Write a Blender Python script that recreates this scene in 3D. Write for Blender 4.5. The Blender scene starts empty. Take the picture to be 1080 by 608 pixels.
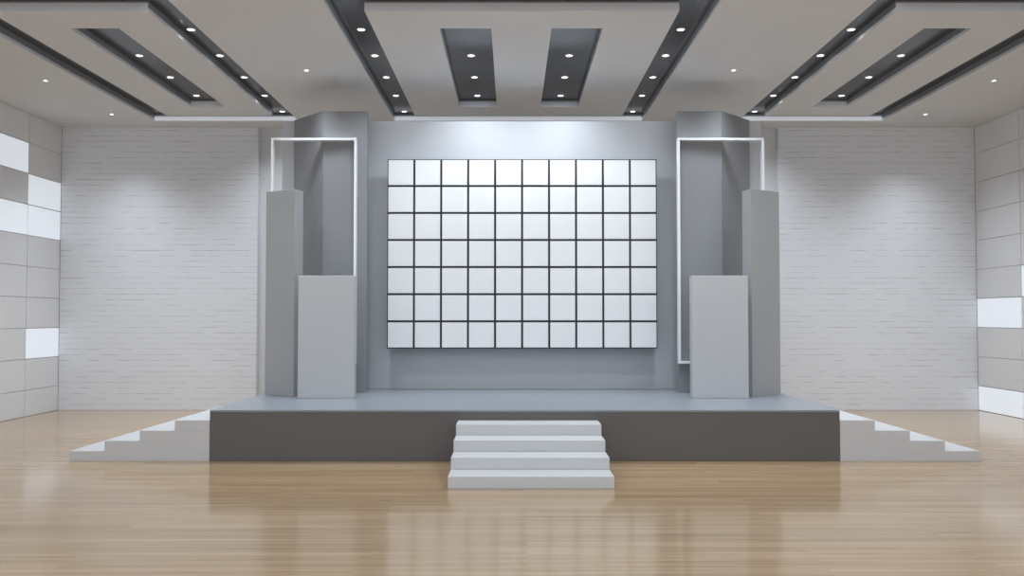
import bpy, bmesh, math, random
from mathutils import Vector, Matrix

random.seed(7)
scene = bpy.context.scene
COL = scene.collection

# ------------------------------------------------------------------ camera
F_PX, CAM_H, HORIZON = 900.0, 1.80, 335.0
CAM_X = -0.12                       # the room is centred on x = 0
PITCH = math.atan(26.0 / F_PX)
cam_d = bpy.data.cameras.new('camera')
cam = bpy.data.objects.new('camera', cam_d)
COL.objects.link(cam)
cam.location = (CAM_X, 0, CAM_H)
cam.rotation_euler = (math.pi / 2 + PITCH, 0, 0)
cam_d.sensor_fit = 'HORIZONTAL'
cam_d.sensor_width = 36.0
cam_d.lens = 36.0 * F_PX / 1080.0
cam_d.shift_y = 5.0 / 1080.0
cam_d.clip_end = 200
scene.camera = cam

# ------------------------------------------------------------------ world, exposure
SPOT_W = 95.0                       # each recessed downlight
STAGE_W = (235.0, 12.0, 8.0)       # the stronger ones over the screen, front to back
SPOT_COL = (0.82, 0.91, 1.0)
PANEL_GLOW = 0.43                   # backlit wall panels
MID_W = (240.0, 170.0, 140.0, 14.0, 80.0, 95.0)     # the rows beside the middle panel, front to back
SIDE_W = (130.0, 140.0, 25.0, 15.0, 150.0, 135.0)   # the rows beside the left and right panels, front to back
SKY_HORIZON, SKY_ZENITH = 0.76, 1.3

world = bpy.data.worlds.new('world')
scene.world = world
world.use_nodes = True
wnt = world.node_tree
wb = wnt.nodes['Background']
# soft overcast daylight: the zenith brighter than the horizon
w_tc = wnt.nodes.new('ShaderNodeTexCoord')
w_sp = wnt.nodes.new('ShaderNodeSeparateXYZ')
w_mr = wnt.nodes.new('ShaderNodeMapRange')
w_mr.inputs['From Min'].default_value = 0.0
w_mr.inputs['From Max'].default_value = 1.0
w_mr.inputs['To Min'].default_value = SKY_HORIZON
w_mr.inputs['To Max'].default_value = SKY_ZENITH
wnt.links.new(w_tc.outputs['Generated'], w_sp.inputs[0])
wnt.links.new(w_sp.outputs['Z'], w_mr.inputs['Value'])
wnt.links.new(w_mr.outputs['Result'], wb.inputs['Strength'])
wb.inputs['Color'].default_value = (0.83, 0.905, 1.0, 1)
scene.view_settings.view_transform = 'Standard'
scene.view_settings.look = 'None'
scene.view_settings.gamma = 1.0
scene.view_settings.use_curve_mapping = False
scene.view_settings.exposure = 0.46

# ------------------------------------------------------------------ materials
def new_mat(name):
    m = bpy.data.materials.new(name)
    m.use_nodes = True
    nt = m.node_tree
    return m, nt, nt.nodes['Principled BSDF']


def N(nt, kind, **kw):
    n = nt.nodes.new(kind)
    for k, v in kw.items():
        setattr(n, k, v)
    return n


def paint(name, col, rough=0.5, bump=0.0, spec=0.5, scale=60.0, var=0.03, metal=0.0, coat=0.0):
    """a painted surface: base colour with a very faint mottling and a fine bump"""
    m, nt, b = new_mat(name)
    tc = N(nt, 'ShaderNodeTexCoord')
    nz = N(nt, 'ShaderNodeTexNoise')
    nz.inputs['Scale'].default_value = scale
    nz.inputs['Detail'].default_value = 3
    nt.links.new(tc.outputs['Object'], nz.inputs['Vector'])
    big = N(nt, 'ShaderNodeTexNoise')
    big.inputs['Scale'].default_value = 1.3
    nt.links.new(tc.outputs['Object'], big.inputs['Vector'])
    mr = N(nt, 'ShaderNodeMapRange')
    mr.inputs['To Min'].default_value = 1 - var
    mr.inputs['To Max'].default_value = 1 + var
    nt.links.new(big.outputs['Fac'], mr.inputs['Value'])
    mx = N(nt, 'ShaderNodeMix', data_type='RGBA', blend_type='MULTIPLY')
    mx.inputs[0].default_value = 1.0
    mx.inputs[6].default_value = (*col, 1)
    nt.links.new(mr.outputs['Result'], mx.inputs[7])
    nt.links.new(mx.outputs[2], b.inputs['Base Color'])
    b.inputs['Roughness'].default_value = rough
    b.inputs['Specular IOR Level'].default_value = spec
    b.inputs['Metallic'].default_value = metal
    b.inputs['Coat Weight'].default_value = coat
    if bump:
        bp = N(nt, 'ShaderNodeBump')
        bp.inputs['Strength'].default_value = bump
        bp.inputs['Distance'].default_value = 0.002
        nt.links.new(nz.outputs['Fac'], bp.inputs['Height'])
        nt.links.new(bp.outputs['Normal'], b.inputs['Normal'])
    return m


def glow(name, col, strength, rough=0.3):
    m, nt, b = new_mat(name)
    b.inputs['Base Color'].default_value = (0.4, 0.41, 0.43, 1)
    b.inputs['Roughness'].default_value = rough
    b.inputs['Emission Color'].default_value = (*col, 1)
    b.inputs['Emission Strength'].default_value = strength
    return m


def brick_material():
    m, nt, b = new_mat('white_brick')
    tc = N(nt, 'ShaderNodeTexCoord')
    sp = N(nt, 'ShaderNodeSeparateXYZ')
    cb = N(nt, 'ShaderNodeCombineXYZ')
    nt.links.new(tc.outputs['Object'], sp.inputs[0])
    nt.links.new(sp.outputs['X'], cb.inputs['X'])
    nt.links.new(sp.outputs['Z'], cb.inputs['Y'])
    br = N(nt, 'ShaderNodeTexBrick')
    br.inputs['Scale'].default_value = 1.0
    br.inputs['Brick Width'].default_value = 60.0
    br.inputs['Row Height'].default_value = 0.107
    br.inputs['Mortar Size'].default_value = 0.006
    br.inputs['Mortar Smooth'].default_value = 0.6
    br.inputs['Color1'].default_value = (0.81, 0.825, 0.855, 1)
    br.inputs['Color2'].default_value = (0.785, 0.795, 0.82, 1)
    br.inputs['Mortar'].default_value = (0.40, 0.40, 0.41, 1)
    nt.links.new(cb.outputs[0], br.inputs['Vector'])
    # wear: the joints are half filled with paint in places
    mp = N(nt, 'ShaderNodeMapping')
    mp.inputs['Scale'].default_value = (2.2, 1.0, 9.0)
    nt.links.new(tc.outputs['Object'], mp.inputs['Vector'])
    nz = N(nt, 'ShaderNodeTexNoise')
    nz.inputs['Scale'].default_value = 1.6
    nz.inputs['Detail'].default_value = 5
    nt.links.new(mp.outputs[0], nz.inputs['Vector'])
    rp = N(nt, 'ShaderNodeMapRange')
    rp.inputs['From Min'].default_value = 0.42
    rp.inputs['From Max'].default_value = 0.66
    nt.links.new(nz.outputs['Fac'], rp.inputs['Value'])
    mx = N(nt, 'ShaderNodeMix', data_type='RGBA')
    mx.inputs[6].default_value = (0.795, 0.81, 0.845, 1)
    nt.links.new(rp.outputs['Result'], mx.inputs[0])
    nt.links.new(br.outputs['Color'], mx.inputs[7])
    nt.links.new(mx.outputs[2], b.inputs['Base Color'])
    b.inputs['Roughness'].default_value = 0.6
    inv = N(nt, 'ShaderNodeMath', operation='SUBTRACT')
    inv.inputs[0].default_value = 1.0
    nt.links.new(br.outputs['Fac'], inv.inputs[1])
    bp = N(nt, 'ShaderNodeBump')
    bp.inputs['Strength'].default_value = 0.5
    bp.inputs['Distance'].default_value = 0.006
    nt.links.new(inv.outputs[0], bp.inputs['Height'])
    nt.links.new(bp.outputs['Normal'], b.inputs['Normal'])
    return m


def wood_material():
    m, nt, b = new_mat('oak_floorboards')
    tc = N(nt, 'ShaderNodeTexCoord')
    br = N(nt, 'ShaderNodeTexBrick')
    br.offset = 0.37
    br.inputs['Scale'].default_value = 1.0
    br.inputs['Brick Width'].default_value = 3.4
    br.inputs['Row Height'].default_value = 0.15
    br.inputs['Mortar Size'].default_value = 0.0012
    br.inputs['Mortar Smooth'].default_value = 0.3
    br.inputs['Bias'].default_value = 0.0
    br.inputs['Color1'].default_value = (0.0, 0.0, 0.0, 1)
    br.inputs['Color2'].default_value = (1.0, 1.0, 1.0, 1)
    br.inputs['Mortar'].default_value = (0.35, 0.35, 0.35, 1)
    nt.links.new(tc.outputs['Object'], br.inputs['Vector'])
    tone = N(nt, 'ShaderNodeSeparateColor')
    nt.links.new(br.outputs['Color'], tone.inputs[0])
    # grain: noise stretched along the boards, shifted from board to board
    sh = N(nt, 'ShaderNodeCombineXYZ')
    ml = N(nt, 'ShaderNodeMath', operation='MULTIPLY')
    ml.inputs[1].default_value = 13.0
    nt.links.new(tone.outputs[0], ml.inputs[0])
    nt.links.new(ml.outputs[0], sh.inputs['Z'])
    ad = N(nt, 'ShaderNodeVectorMath', operation='ADD')
    nt.links.new(tc.outputs['Object'], ad.inputs[0])
    nt.links.new(sh.outputs[0], ad.inputs[1])
    mp = N(nt, 'ShaderNodeMapping')
    mp.inputs['Scale'].default_value = (0.26, 8.0, 1.0)
    nt.links.new(ad.outputs[0], mp.inputs['Vector'])
    gr = N(nt, 'ShaderNodeTexNoise')
    gr.inputs['Scale'].default_value = 1.5
    gr.inputs['Detail'].default_value = 7
    gr.inputs['Roughness'].default_value = 0.62
    gr.inputs['Distortion'].default_value = 0.5
    nt.links.new(mp.outputs[0], gr.inputs['Vector'])
    ramp = N(nt, 'ShaderNodeValToRGB')
    e = ramp.color_ramp.elements
    e[0].position, e[0].color = 0.28, (0.32, 0.20, 0.103, 1)
    e[1].position, e[1].color = 0.72, (0.53, 0.372, 0.218, 1)
    k = e.new(0.5)
    k.color = (0.425, 0.282, 0.152, 1)
    nt.links.new(gr.outputs['Fac'], ramp.inputs[0])
    # board to board tone
    mr = N(nt, 'ShaderNodeMapRange')
    mr.inputs['To Min'].default_value = 0.92
    mr.inputs['To Max'].default_value = 1.07
    nt.links.new(tone.outputs[0], mr.inputs['Value'])
    mx = N(nt, 'ShaderNodeMix', data_type='RGBA', blend_type='MULTIPLY')
    mx.inputs[0].default_value = 1.0
    nt.links.new(ramp.outputs[0], mx.inputs[6])
    nt.links.new(mr.outputs['Result'], mx.inputs[7])
    # small dark knots
    mk = N(nt, 'ShaderNodeMapping')
    mk.inputs['Scale'].default_value = (0.8, 4.2, 1.0)
    nt.links.new(tc.outputs['Object'], mk.inputs['Vector'])
    vo = N(nt, 'ShaderNodeTexVoronoi')
    vo.inputs['Scale'].default_value = 0.8
    nt.links.new(mk.outputs[0], vo.inputs['Vector'])
    kn = N(nt, 'ShaderNodeMapRange')
    kn.inputs['From Min'].default_value = 0.015
    kn.inputs['From Max'].default_value = 0.07
    kn.inputs['To Min'].default_value = 0.45
    kn.inputs['To Max'].default_value = 1.0
    nt.links.new(vo.outputs['Distance'], kn.inputs['Value'])
    mx2 = N(nt, 'ShaderNodeMix', data_type='RGBA', blend_type='MULTIPLY')
    mx2.inputs[0].default_value = 1.0
    nt.links.new(mx.outputs[2], mx2.inputs[6])
    nt.links.new(kn.outputs['Result'], mx2.inputs[7])
    # joints between boards
    jm = N(nt, 'ShaderNodeMix', data_type='RGBA')
    jm.inputs[7].default_value = (0.20, 0.125, 0.07, 1)
    jf = N(nt, 'ShaderNodeMath', operation='MULTIPLY')
    jf.inputs[1].default_value = 0.35
    nt.links.new(br.outputs['Fac'], jf.inputs[0])
    nt.links.new(jf.outputs[0], jm.inputs[0])
    nt.links.new(mx2.outputs[2], jm.inputs[6])
    nt.links.new(jm.outputs[2], b.inputs['Base Color'])
    b.inputs['Roughness'].default_value = 0.135
    b.inputs['Specular IOR Level'].default_value = 0.7
    bp = N(nt, 'ShaderNodeBump')
    bp.inputs['Strength'].default_value = 0.05
    bp.inputs['Distance'].default_value = 0.002
    nt.links.new(gr.outputs['Fac'], bp.inputs['Height'])
    nt.links.new(bp.outputs['Normal'], b.inputs['Normal'])
    return m


M = dict(
    ceiling=paint('ceiling_paint', (0.71, 0.707, 0.70), 0.7),
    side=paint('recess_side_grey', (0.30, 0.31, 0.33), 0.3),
    edge=paint('lit_edge_white', (0.86, 0.88, 0.93), 0.4),  # lit look of recess and panel edges, put into the colour
    dark=paint('dark_recess_gloss', (0.052, 0.054, 0.058), 0.15, spec=0.4),
    wall=paint('wall_paint', (0.70, 0.70, 0.71), 0.6),
    tile=paint('wall_tile_satin', (0.79, 0.79, 0.80), 0.35, var=0.02),
    grout=paint('tile_grout', (0.38, 0.375, 0.37), 0.8),
    brick=brick_material(),
    wood=wood_material(),
    skirt=paint('stage_skirt_grey', (0.115, 0.106, 0.100), 0.4),
    deck=paint('stage_deck_grey', (0.24, 0.26, 0.285), 0.32),
    step_white=paint('stair_white', (0.58, 0.577, 0.575), 0.4),
    backdrop=paint('backdrop_grey', (0.52, 0.53, 0.555), 0.45),
    leaf=paint('folding_panel_grey', (0.25, 0.254, 0.265), 0.45),
    wing=paint('wing_panel_grey', (0.36, 0.362, 0.365), 0.45),
    block=paint('block_light_grey', (0.51, 0.51, 0.515), 0.4),
    frame=paint('frame_white', (0.85, 0.85, 0.86), 0.35),
    pane=paint('screen_panel_white', (0.77, 0.77, 0.77), 0.28, var=0.015),
    black=paint('screen_black', (0.012, 0.012, 0.013), 0.4),
    ring=paint('downlight_ring', (0.75, 0.75, 0.75), 0.3),
    lens=glow('downlight_lens', (1.0, 0.99, 0.97), 4.0),
    strip=glow('recess_glow_white', (0.90, 0.94, 1.0), 0.30),  # glow added to brighten the far recess walls
    lit=glow('backlit_panel', (0.86, 0.92, 1.0), PANEL_GLOW),
    steel=paint('bracket_steel', (0.25, 0.25, 0.26), 0.4, metal=0.8),
)


# ------------------------------------------------------------------ mesh helpers
def add_box(bm, x0, x1, y0, y1, z0, z1, bevel=0.0, seg=2):
    r = bmesh.ops.create_cube(bm, size=1.0)
    vs = r['verts']
    for v in vs:
        v.co = Vector(((x0 + x1) / 2 + v.co.x * (x1 - x0),
                       (y0 + y1) / 2 + v.co.y * (y1 - y0),
                       (z0 + z1) / 2 + v.co.z * (z1 - z0)))
    if bevel:
        es = list({e for v in vs for e in v.link_edges})
        bmesh.ops.bevel(bm, geom=es, offset=bevel, segments=seg, affect='EDGES', profile=0.5)


def add_prism(bm, plan, z0, z1, bevel=0.0):
    lo = [bm.verts.new((x, y, z0)) for x, y in plan]
    hi = [bm.verts.new((x, y, z1)) for x, y in plan]
    n = len(plan)
    fs = [bm.faces.new(lo[::-1]), bm.faces.new(hi)]
    for i in range(n):
        fs.append(bm.faces.new((lo[i], lo[(i + 1) % n], hi[(i + 1) % n], hi[i])))
    bmesh.ops.recalc_face_normals(bm, faces=fs)
    if bevel:
        es = list({e for f in fs for e in f.edges})
        bmesh.ops.bevel(bm, geom=es, offset=bevel, segments=2, affect='EDGES', profile=0.5)


def slab_with_holes(bm, x0, x1, y0, y1, z0, z1, holes, lit_x=0.045, lit_y=0.10):
    """a horizontal board with rectangular openings: one closed surface.
    Its upright edges have their lit lower part painted pale (material 1) under a dark glossy band (material 2)"""
    xs = sorted({x0, x1, *[h[0] for h in holes], *[h[1] for h in holes]})
    ys = sorted({y0, y1, *[h[2] for h in holes], *[h[3] for h in holes]})
    cache = {}

    def V(i, j, z):
        if (i, j, z) not in cache:
            cache[(i, j, z)] = bm.verts.new((xs[i], ys[j], z))
        return cache[(i, j, z)]

    def solid(i, j):
        if not (0 <= i < len(xs) - 1 and 0 <= j < len(ys) - 1):
            return False
        cx, cy = (xs[i] + xs[i + 1]) / 2, (ys[j] + ys[j + 1]) / 2
        return not any(h[0] < cx < h[1] and h[2] < cy < h[3] for h in holes)

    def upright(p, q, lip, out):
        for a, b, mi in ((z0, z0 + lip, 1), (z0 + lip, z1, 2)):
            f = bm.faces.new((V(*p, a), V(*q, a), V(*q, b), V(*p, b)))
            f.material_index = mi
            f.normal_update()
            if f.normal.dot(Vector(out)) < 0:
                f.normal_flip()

    for i in range(len(xs) - 1):
        for j in range(len(ys) - 1):
            if not solid(i, j):
                continue
            bm.faces.new((V(i, j, z0), V(i, j + 1, z0), V(i + 1, j + 1, z0), V(i + 1, j, z0)))
            bm.faces.new((V(i, j, z1), V(i + 1, j, z1), V(i + 1, j + 1, z1), V(i, j + 1, z1)))
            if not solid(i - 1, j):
                upright((i, j), (i, j + 1), lit_x, (-1, 0, 0))
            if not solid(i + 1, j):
                upright((i + 1, j), (i + 1, j + 1), lit_x, (1, 0, 0))
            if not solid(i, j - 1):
                upright((i, j), (i + 1, j), lit_y, (0, -1, 0))
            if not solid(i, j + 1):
                upright((i, j + 1), (i + 1, j + 1), lit_y, (0, 1, 0))


def add_lathe(bm, prof, n=24):
    rings = []
    for r, z in prof:
        if r < 1e-6:
            rings.append([bm.verts.new((0, 0, z))])
        else:
            rings.append([bm.verts.new((r * math.cos(2 * math.pi * k / n), r * math.sin(2 * math.pi * k / n), z)) for k in range(n)])
    fs = []
    for a, b in zip(rings, rings[1:]):
        for k in range(n):
            q = (k + 1) % n
            if len(a) == 1:
                fs.append(bm.faces.new((a[0], b[k], b[q])))
            elif len(b) == 1:
                fs.append(bm.faces.new((a[k], b[0], a[q])))
            else:
                fs.append(bm.faces.new((a[k], b[k], b[q], a[q])))
    bmesh.ops.recalc_face_normals(bm, faces=fs)


def obj(name, bm, mat, parent=None, loc=None):
    """link a bmesh as one object; its vertices are given in world space when loc is given (origin moves to loc)"""
    if loc is not None:
        bmesh.ops.translate(bm, verts=bm.verts[:], vec=-Vector(loc))
    me = bpy.data.meshes.new(name)
    bm.to_mesh(me)
    bm.free()
    me.materials.append(mat)
    o = bpy.data.objects.new(name, me)
    COL.objects.link(o)
    if loc is not None:
        o.location = loc
    if parent:
        o.parent = parent
    return o


def tag(o, label, cat, group=None):
    o['label'] = label
    o['category'] = cat
    if group:
        o['group'] = group
    return o


def thing(name, label, cat, loc, group=None):
    o = bpy.data.objects.new(name, None)
    COL.objects.link(o)
    o.location = loc
    o.empty_display_size = 0.1
    return tag(o, label, cat, group)


def struct(name, bm, mat, parent=None):
    o = obj(name, bm, mat, parent)
    if not parent:
        o['kind'] = 'structure'
    return o


def part(name, bm, mat, root, loc):
    """a part whose vertices are in world space, under a thing standing at loc"""
    bmesh.ops.translate(bm, verts=bm.verts[:], vec=-Vector(loc))
    return obj(name, bm, mat, root)


# ------------------------------------------------------------------ dimensions
RW = 8.925                # half width of the room
Y0, YB = -3.0, 16.75      # open end behind the camera, back wall
YC0 = 7.0                 # the ceiling ends here, well in front of the picture; daylight falls in before it
YBR = 16.60               # face of the brick cladding
ZC = 5.518                # ceiling
RD = 0.125                # depth of the ceiling recesses
SX = 0.04                 # centre of the stage
ZS = 0.64                 # stage top
YS = 10.72                # stage front

# ------------------------------------------------------------------ floor, walls
bm = bmesh.new()
add_box(bm, -RW - 0.2, RW + 0.2, Y0, YB + 0.2, -0.1, 0)
struct('floor', bm, M['wood'])

bm = bmesh.new()
add_box(bm, -RW - 0.2, RW + 0.2, YB, YB + 0.2, 0, ZC + RD)
struct('wall_back', bm, M['wall'])

BX = 5.085
bm = bmesh.new()
add_box(bm, -RW, -BX, YBR, YB, 0, ZC, 0.004)
struct('wall_back_left', bm, M['brick'])
bm = bmesh.new()
add_box(bm, BX, RW, YBR, YB, 0, ZC, 0.004)
struct('wall_back_right', bm, M['brick'])

# side walls: satin tiles over a grout bed, some cells taken by backlit panels
ROW_TOP = [ZC] + [4.985 - 0.5635 * k for k in range(9)] + [0.0]     # ten rows, counted from the ceiling


def side_wall(side, col_w, lit, label_of):
    s = -1 if side == 'left' else 1
    bm = bmesh.new()
    xw = s * RW
    a, b = sorted((xw + s * 0.02, xw + s * 0.2))
    add_box(bm, a, b, Y0, YB, 0, ZC + RD)
    wall = struct('wall_' + side, bm, M['grout'])
    bm = bmesh.new()
    c = 0
    g = 0.006
    y1 = YBR
    while y1 > Y0 + 0.1:
        y0 = max(Y0, y1 - col_w)
        for r in range(10):
            z1, z0 = ROW_TOP[r], ROW_TOP[r + 1]
            a, b = sorted((xw, xw + s * 0.02))
            if (c, r + 1) in lit:
                root = thing('wall_light_panel', label_of[(c, r + 1)], 'light panel', (xw, (y0 + y1) / 2, z0),
                             'backlit panels of the %s wall' % side)
                fb = bmesh.new()
                a2, b2 = sorted((xw + s * 0.006, xw + s * 0.02))
                add_box(fb, a2, b2, y0 + g, y1 - g, z0 + g, z1 - g, 0.002)
                part('housing', fb, M['ring'], root, root.location)
                fb = bmesh.new()
                a2, b2 = sorted((xw, xw + s * 0.006))
                add_box(fb, a2, b2, y0 + g * 1.5, y1 - g * 1.5, z0 + g * 1.5, z1 - g * 1.5, 0.0015)
                part('diffuser', fb, M['lit'], root, root.location)
            else:
                add_box(bm, a, b, y0 + g, y1 - g, z0 + g * 0.7, z1 - g * 0.7, 0.003, 1)
        y1 = y0
        c += 1
    o = obj('wall_tiles', bm, M['tile'], wall)
    return wall


ORD = ['first', 'second', 'third', 'fourth', 'fifth', 'sixth', 'seventh', 'eighth', 'ninth', 'tenth']


def row_words(r):
    return ORD[r - 1] + ' row below the ceiling'


left_lit = [(0, 3), (0, 4), (0, 8), (1, 2), (1, 4)]
right_lit = [(0, 7), (0, 10), (1, 6), (1, 10)]


def panel_labels(side, cells):
    d = {}
    for c, r in cells:
        col = 'beside the brick corner' if c == 0 else ORD[c] + ' column from the brick corner'
        d[(c, r)] = 'backlit white panel in the %s tiled wall, %s, %s' % (side, col, row_words(r))
    return d


side_wall('left', 1.127, left_lit, panel_labels('left', left_lit))
side_wall('right', 1.455, right_lit, panel_labels('right', right_lit))

# ------------------------------------------------------------------ ceiling with three recesses
REC_Y0, REC_Y1 = 9.80, 16.03
recs = [(-2.335, 2.335), (-6.87, -4.15), (4.15, 6.87)]
bm = bmesh.new()
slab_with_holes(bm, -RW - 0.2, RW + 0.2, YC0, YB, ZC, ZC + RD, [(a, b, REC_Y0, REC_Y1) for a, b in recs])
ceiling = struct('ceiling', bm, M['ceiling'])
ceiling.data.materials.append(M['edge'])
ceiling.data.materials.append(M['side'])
bm = bmesh.new()
for a, b in recs:
    add_box(bm, a - 0.05, b + 0.05, REC_Y0 - 0.05, REC_Y1 + 0.05, ZC + RD, ZC + RD + 0.1)
obj('recess_lining', bm, M['dark'], ceiling)
bm = bmesh.new()
add_box(bm, -RW - 0.2, RW + 0.2, YC0, YB + 0.2, ZC + RD + 0.1, ZC + RD + 0.2)
obj('ceiling_slab', bm, M['ceiling'], ceiling)

PAN_Y0, PAN_Y1 = 10.245, 15.62
HY0, HY1 = 10.873, 14.978


def ceiling_panel(x0, x1, holes, label):
    loc = ((x0 + x1) / 2, (PAN_Y0 + PAN_Y1) / 2, ZC)
    bm = bmesh.new()
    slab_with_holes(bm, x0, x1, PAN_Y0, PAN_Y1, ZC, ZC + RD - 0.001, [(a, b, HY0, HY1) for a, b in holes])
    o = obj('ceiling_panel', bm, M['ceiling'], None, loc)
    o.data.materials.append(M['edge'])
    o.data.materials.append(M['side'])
    return tag(o, label, 'ceiling panel', 'panels set in the ceiling recesses')


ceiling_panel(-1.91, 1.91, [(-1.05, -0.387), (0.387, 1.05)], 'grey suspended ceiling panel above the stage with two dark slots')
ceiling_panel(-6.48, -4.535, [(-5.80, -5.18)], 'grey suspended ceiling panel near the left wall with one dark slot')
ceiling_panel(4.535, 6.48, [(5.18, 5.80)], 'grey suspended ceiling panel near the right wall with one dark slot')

# slim glowing boxes added to brighten the far edges of the recesses
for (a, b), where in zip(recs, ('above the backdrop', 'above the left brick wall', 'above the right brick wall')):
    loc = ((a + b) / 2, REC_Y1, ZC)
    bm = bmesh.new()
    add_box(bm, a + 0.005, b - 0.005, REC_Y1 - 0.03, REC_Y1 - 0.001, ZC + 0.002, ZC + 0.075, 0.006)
    tag(obj('recess_glow', bm, M['strip'], None, loc), 'slim white added glow along the far ceiling recess edge ' + where, 'added glow', 'added glows at the recess edges')

# ------------------------------------------------------------------ downlights
def make_downlight():
    root = thing('downlight', '', 'ceiling light', (0, 0, 0))
    bm = bmesh.new()
    add_lathe(bm, [(0.044, 0.0), (0.046, -0.010), (0.056, -0.009), (0.061, -0.003), (0.061, 0.0), (0.044, 0.0)], 28)
    obj('ring', bm, M['ring'], root)
    bm = bmesh.new()
    add_lathe(bm, [(0.0, -0.008), (0.022, -0.008), (0.040, -0.005), (0.0455, -0.001)], 28)
    obj('lens', bm, M['lens'], root)
    ld = bpy.data.lights.new('bulb', 'SPOT')
    ld.energy = SPOT_W
    ld.color = SPOT_COL
    ld.spot_size = math.radians(130)
    ld.spot_blend = 1.0
    ld.shadow_soft_size = 0.12
    lo = bpy.data.objects.new('bulb', ld)
    COL.objects.link(lo)
    lo.parent = root
    lo.location = (0, 0, -0.03)
    return root


first_light = make_downlight()
used = [False]


def downlight(x, y, z, label, group, watts=None, aim=0.0, soft=0.12, size=1.0):
    if not used[0]:
        r = first_light
        used[0] = True
    else:
        r = first_light.copy()
        COL.objects.link(r)
        for ch in first_light.children:
            c = ch.copy()
            COL.objects.link(c)
            c.parent = r
            if c.type == 'LIGHT' and watts is not None:
                c.data = c.data.copy()
                c.data.energy = watts
                c.rotation_euler = (aim, 0, 0)
                c.data.shadow_soft_size = soft
    r.location = (x, y, z)
    r.scale = (size, size, 1.0)
    r['label'] = label
    r['group'] = group


ZL = ZC + RD
LY = [10.14 + 1.13 * k for k in range(6)]  # frontmost lamp of each row is unseen, added to brighten the stair treads
slots = [(-2.13, 'gap left of the middle ceiling panel'), (2.13, 'gap right of the middle ceiling panel'),
         (-4.40, 'gap right of the left ceiling panel'), (4.40, 'gap left of the right ceiling panel')]
for x, where in slots:
    for k, y in enumerate(LY):
        downlight(x, y, ZL, 'round downlight, %s from the back, in dark %s' % (ORD[5 - k], where), 'downlights in the dark ceiling gaps',
                  SIDE_W[k] if abs(x) > 4 else MID_W[k], 0.0, 0.24)
holes = [(-0.72, 'left slot of middle ceiling panel'), (0.72, 'right slot of the middle ceiling panel'),
         (-5.58, 'slot of the left ceiling panel'), (5.58, 'slot of the right ceiling panel')]
for x, where in holes:
    for k, y in enumerate(LY[2:5]):
        downlight(x, y, ZL, 'round downlight, %s from the back, in dark %s' % (ORD[2 - k], where), 'downlights in the panel slots',
                  STAGE_W[k] if abs(x) < 1 else None, math.radians(28), 0.3)
for s, side in ((-1, 'left'), (1, 'right')):
    downlight(s * 3.21, 12.72, ZC, 'small round downlight in the plain ceiling just right of the left panel' if s < 0 else
              'small round downlight in the plain ceiling just left of the right panel', 'downlights in the plain ceiling', size=0.7)
    downlight(s * 7.435, 13.28, ZC, 'small round downlight in plain ceiling by the %s tiled wall, farther from brick wall' % side, 'downlights in the plain ceiling', 110.0, size=0.7)
    downlight(s * 7.435, 15.49, ZC, 'small round downlight in plain ceiling by the %s tiled wall, nearer the brick wall' % side, 'downlights in the plain ceiling', 190.0, size=0.7)

# ------------------------------------------------------------------ stage
SW = 3.942
loc = (SX, (YS + 14.0) / 2, 0)
stage = thing('stage_platform', 'long low dark grey stage platform with a bluish grey deck', 'stage', loc)
bm = bmesh.new()
add_box(bm, SX - SW, SX + SW, YS, 14.0, 0, ZS - 0.025, 0.004)
part('skirt', bm, M['skirt'], stage, loc)
bm = bmesh.new()
add_box(bm, SX - SW, SX + SW, YS - 0.004, 14.0, ZS - 0.025, ZS, 0.004)
part('deck', bm, M['deck'], stage, loc)

RISE = 0.128
FT = 0.4275
FX0, FX1 = -0.673 + CAM_X, 1.074 + CAM_X
loc = ((FX0 + FX1) / 2, YS - 4 * FT, 0)
st = thing('front_staircase', 'white four step staircase in front of the stage centre', 'stairs', loc)
for k in range(4):
    bm = bmesh.new()
    add_box(bm, FX0, FX1, YS - (4 - k) * FT, YS - 0.006, k * RISE, (k + 1) * RISE, 0.004)
    part('step', bm, M['step_white'], st, loc)

ST = 0.437
for s, side in ((-1, 'left'), (1, 'right')):
    x_in = SX + s * (SW + 0.002)
    loc = (x_in + s * ST * 2, YS, 0)
    st = thing('side_staircase', 'white four step staircase climbing to the %s end of the stage' % side, 'stairs', loc, 'staircases at the stage ends')
    for k in range(4):
        bm = bmesh.new()
        a, b = sorted((x_in, x_in + s * ST * (4 - k)))
        add_box(bm, a, b, YS, YS + 1.7, k * RISE, (k + 1) * RISE, 0.003)
        part('step', bm, M['step_white'], st, loc)

# ------------------------------------------------------------------ backdrop and video wall
YD = 13.861
loc = (SX, YD, ZS)
bm = bmesh.new()
add_box(bm, SX - 3.91, SX + 3.91, YD, YD + 0.12, ZS, 5.007, 0.004)
tag(obj('stage_backdrop', bm, M['backdrop'], None, loc), 'wide plain bluish grey backdrop wall standing along the back of the stage', 'backdrop')

YV = 13.50
NX, NZ = 10, 7
VX0, VX1, VZ0, VZ1 = SX - 2.141, SX + 2.141, 1.306, 4.318
loc = (SX, YV, VZ0)
vw = thing('video_screen', 'large white video wall of ten by seven tiles with black joints', 'screen', loc)
bm = bmesh.new()
add_box(bm, VX0, VX1, YV + 0.02, YV + 0.12, VZ0, VZ1, 0.004)
part('housing', bm, M['black'], vw, loc)
for x in (-1.3, 1.3):
    for z in (1.8, 3.8):
        bm = bmesh.new()
        add_box(bm, SX + x - 0.06, SX + x + 0.06, YV + 0.12, YD, z - 0.15, z + 0.15, 0.004)
        part('mounting_bracket', bm, M['steel'], vw, loc)
cw, chh = (VX1 - VX0) / NX, (VZ1 - VZ0) / NZ
bm = bmesh.new()
g = 0.017
add_box(bm, g - cw / 2, cw / 2 - g, 0, 0.02, g - chh / 2, chh / 2 - g, 0.003)
pane0 = obj('screen_tile', bm, M['pane'], vw)
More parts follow.
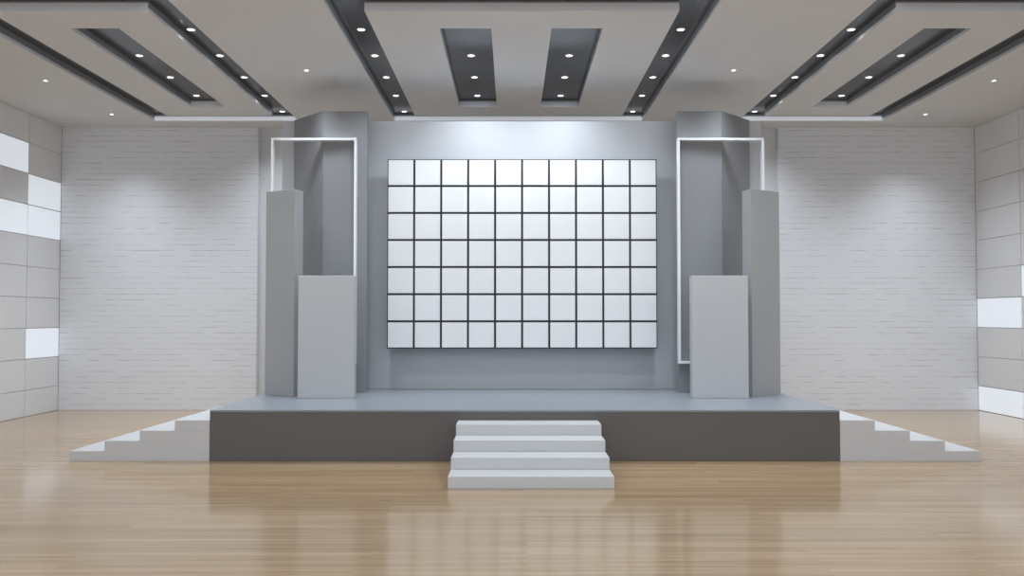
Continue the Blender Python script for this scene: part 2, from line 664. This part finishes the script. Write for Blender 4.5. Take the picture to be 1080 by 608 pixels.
for i in range(NX):
    for j in range(NZ):
        p = pane0
        if i or j:
            p = pane0.copy()
            COL.objects.link(p)
            p.parent = vw
        p.location = (VX0 + (i + 0.5) * cw - loc[0], 0, VZ0 + (j + 0.5) * chh - loc[2])

# ------------------------------------------------------------------ folding panels, frames, wings and blocks on both sides
YL = 13.198
for s, side in ((-1, 'left'), (1, 'right')):
    def P(x, y):
        return (SX + s * x, y)
    loc = (SX + s * 2.9, YL, ZS)
    fp = thing('folding_panel', 'tall grey folded standing panel %s of the video wall' % side, 'panel', loc, 'tall folded panels beside the screen')
    bm = bmesh.new()
    add_prism(bm, [P(2.412, YL), P(3.10, YL), P(3.10, YL + 0.10), P(2.412, YL + 0.10)], ZS, 5.012, 0.004)
    part('front_leaf', bm, M['leaf'], fp, loc)
    bm = bmesh.new()
    add_prism(bm, [P(3.101, YL), P(3.70, YL + 0.60), P(3.70, YL + 0.655), P(3.60, YL + 0.655), P(3.101, YL + 0.14)], ZS, 5.012, 0.003)
    part('angled_leaf', bm, M['leaf'], fp, loc)

    # white open rectangular frame on the front leaf
    fx0, fx1 = ((-3.718, -2.40) if s < 0 else (2.554, 3.893))
    fx0 += CAM_X
    fx1 += CAM_X
    z0, z1, t = 1.089, 4.572, 0.036
    ya, yb = YL - 0.105, YL
    loc = ((fx0 + fx1) / 2, yb, z0)
    fr = thing('open_frame', 'thin white open rectangular frame on the tall %s folded panel' % side, 'frame', loc, 'white frames on the folded panels')
    for nm, q in (('upright', (fx0, fx0 + t, z0, z1)), ('upright', (fx1 - t, fx1, z0, z1)),
                  ('crossbar', (fx0 + t, fx1 - t, z1 - t, z1)), ('crossbar', (fx0 + t, fx1 - t, z0, z0 + t))):
        bm = bmesh.new()
        add_box(bm, q[0], q[1], ya, yb, q[2], q[3], 0.003)
        part(nm, bm, M['frame'], fr, loc)

    loc = (SX + s * 3.5, 12.75, ZS)
    bm = bmesh.new()
    add_prism(bm, [P(3.86, 12.80), P(3.35, 12.49), P(3.29, 12.76), P(3.78, 13.06)], ZS, 3.69, 0.004)
    tag(obj('wing_panel', bm, M['wing'], None, loc), 'medium height grey angled panel behind the %s light grey block' % side, 'panel', 'angled panels at the stage ends')

    loc = (SX + s * 2.836, 12.37, ZS)
    bm = bmesh.new()
    a, b = sorted((SX + s * 2.432, SX + s * 3.24))
    add_box(bm, a, b, 12.287, 12.465, ZS, 2.401, 0.006)
    tag(obj('display_block', bm, M['block'], None, loc), 'upright light grey rectangular block standing on the %s side of the stage' % side, 'display block', 'light grey blocks on the stage')
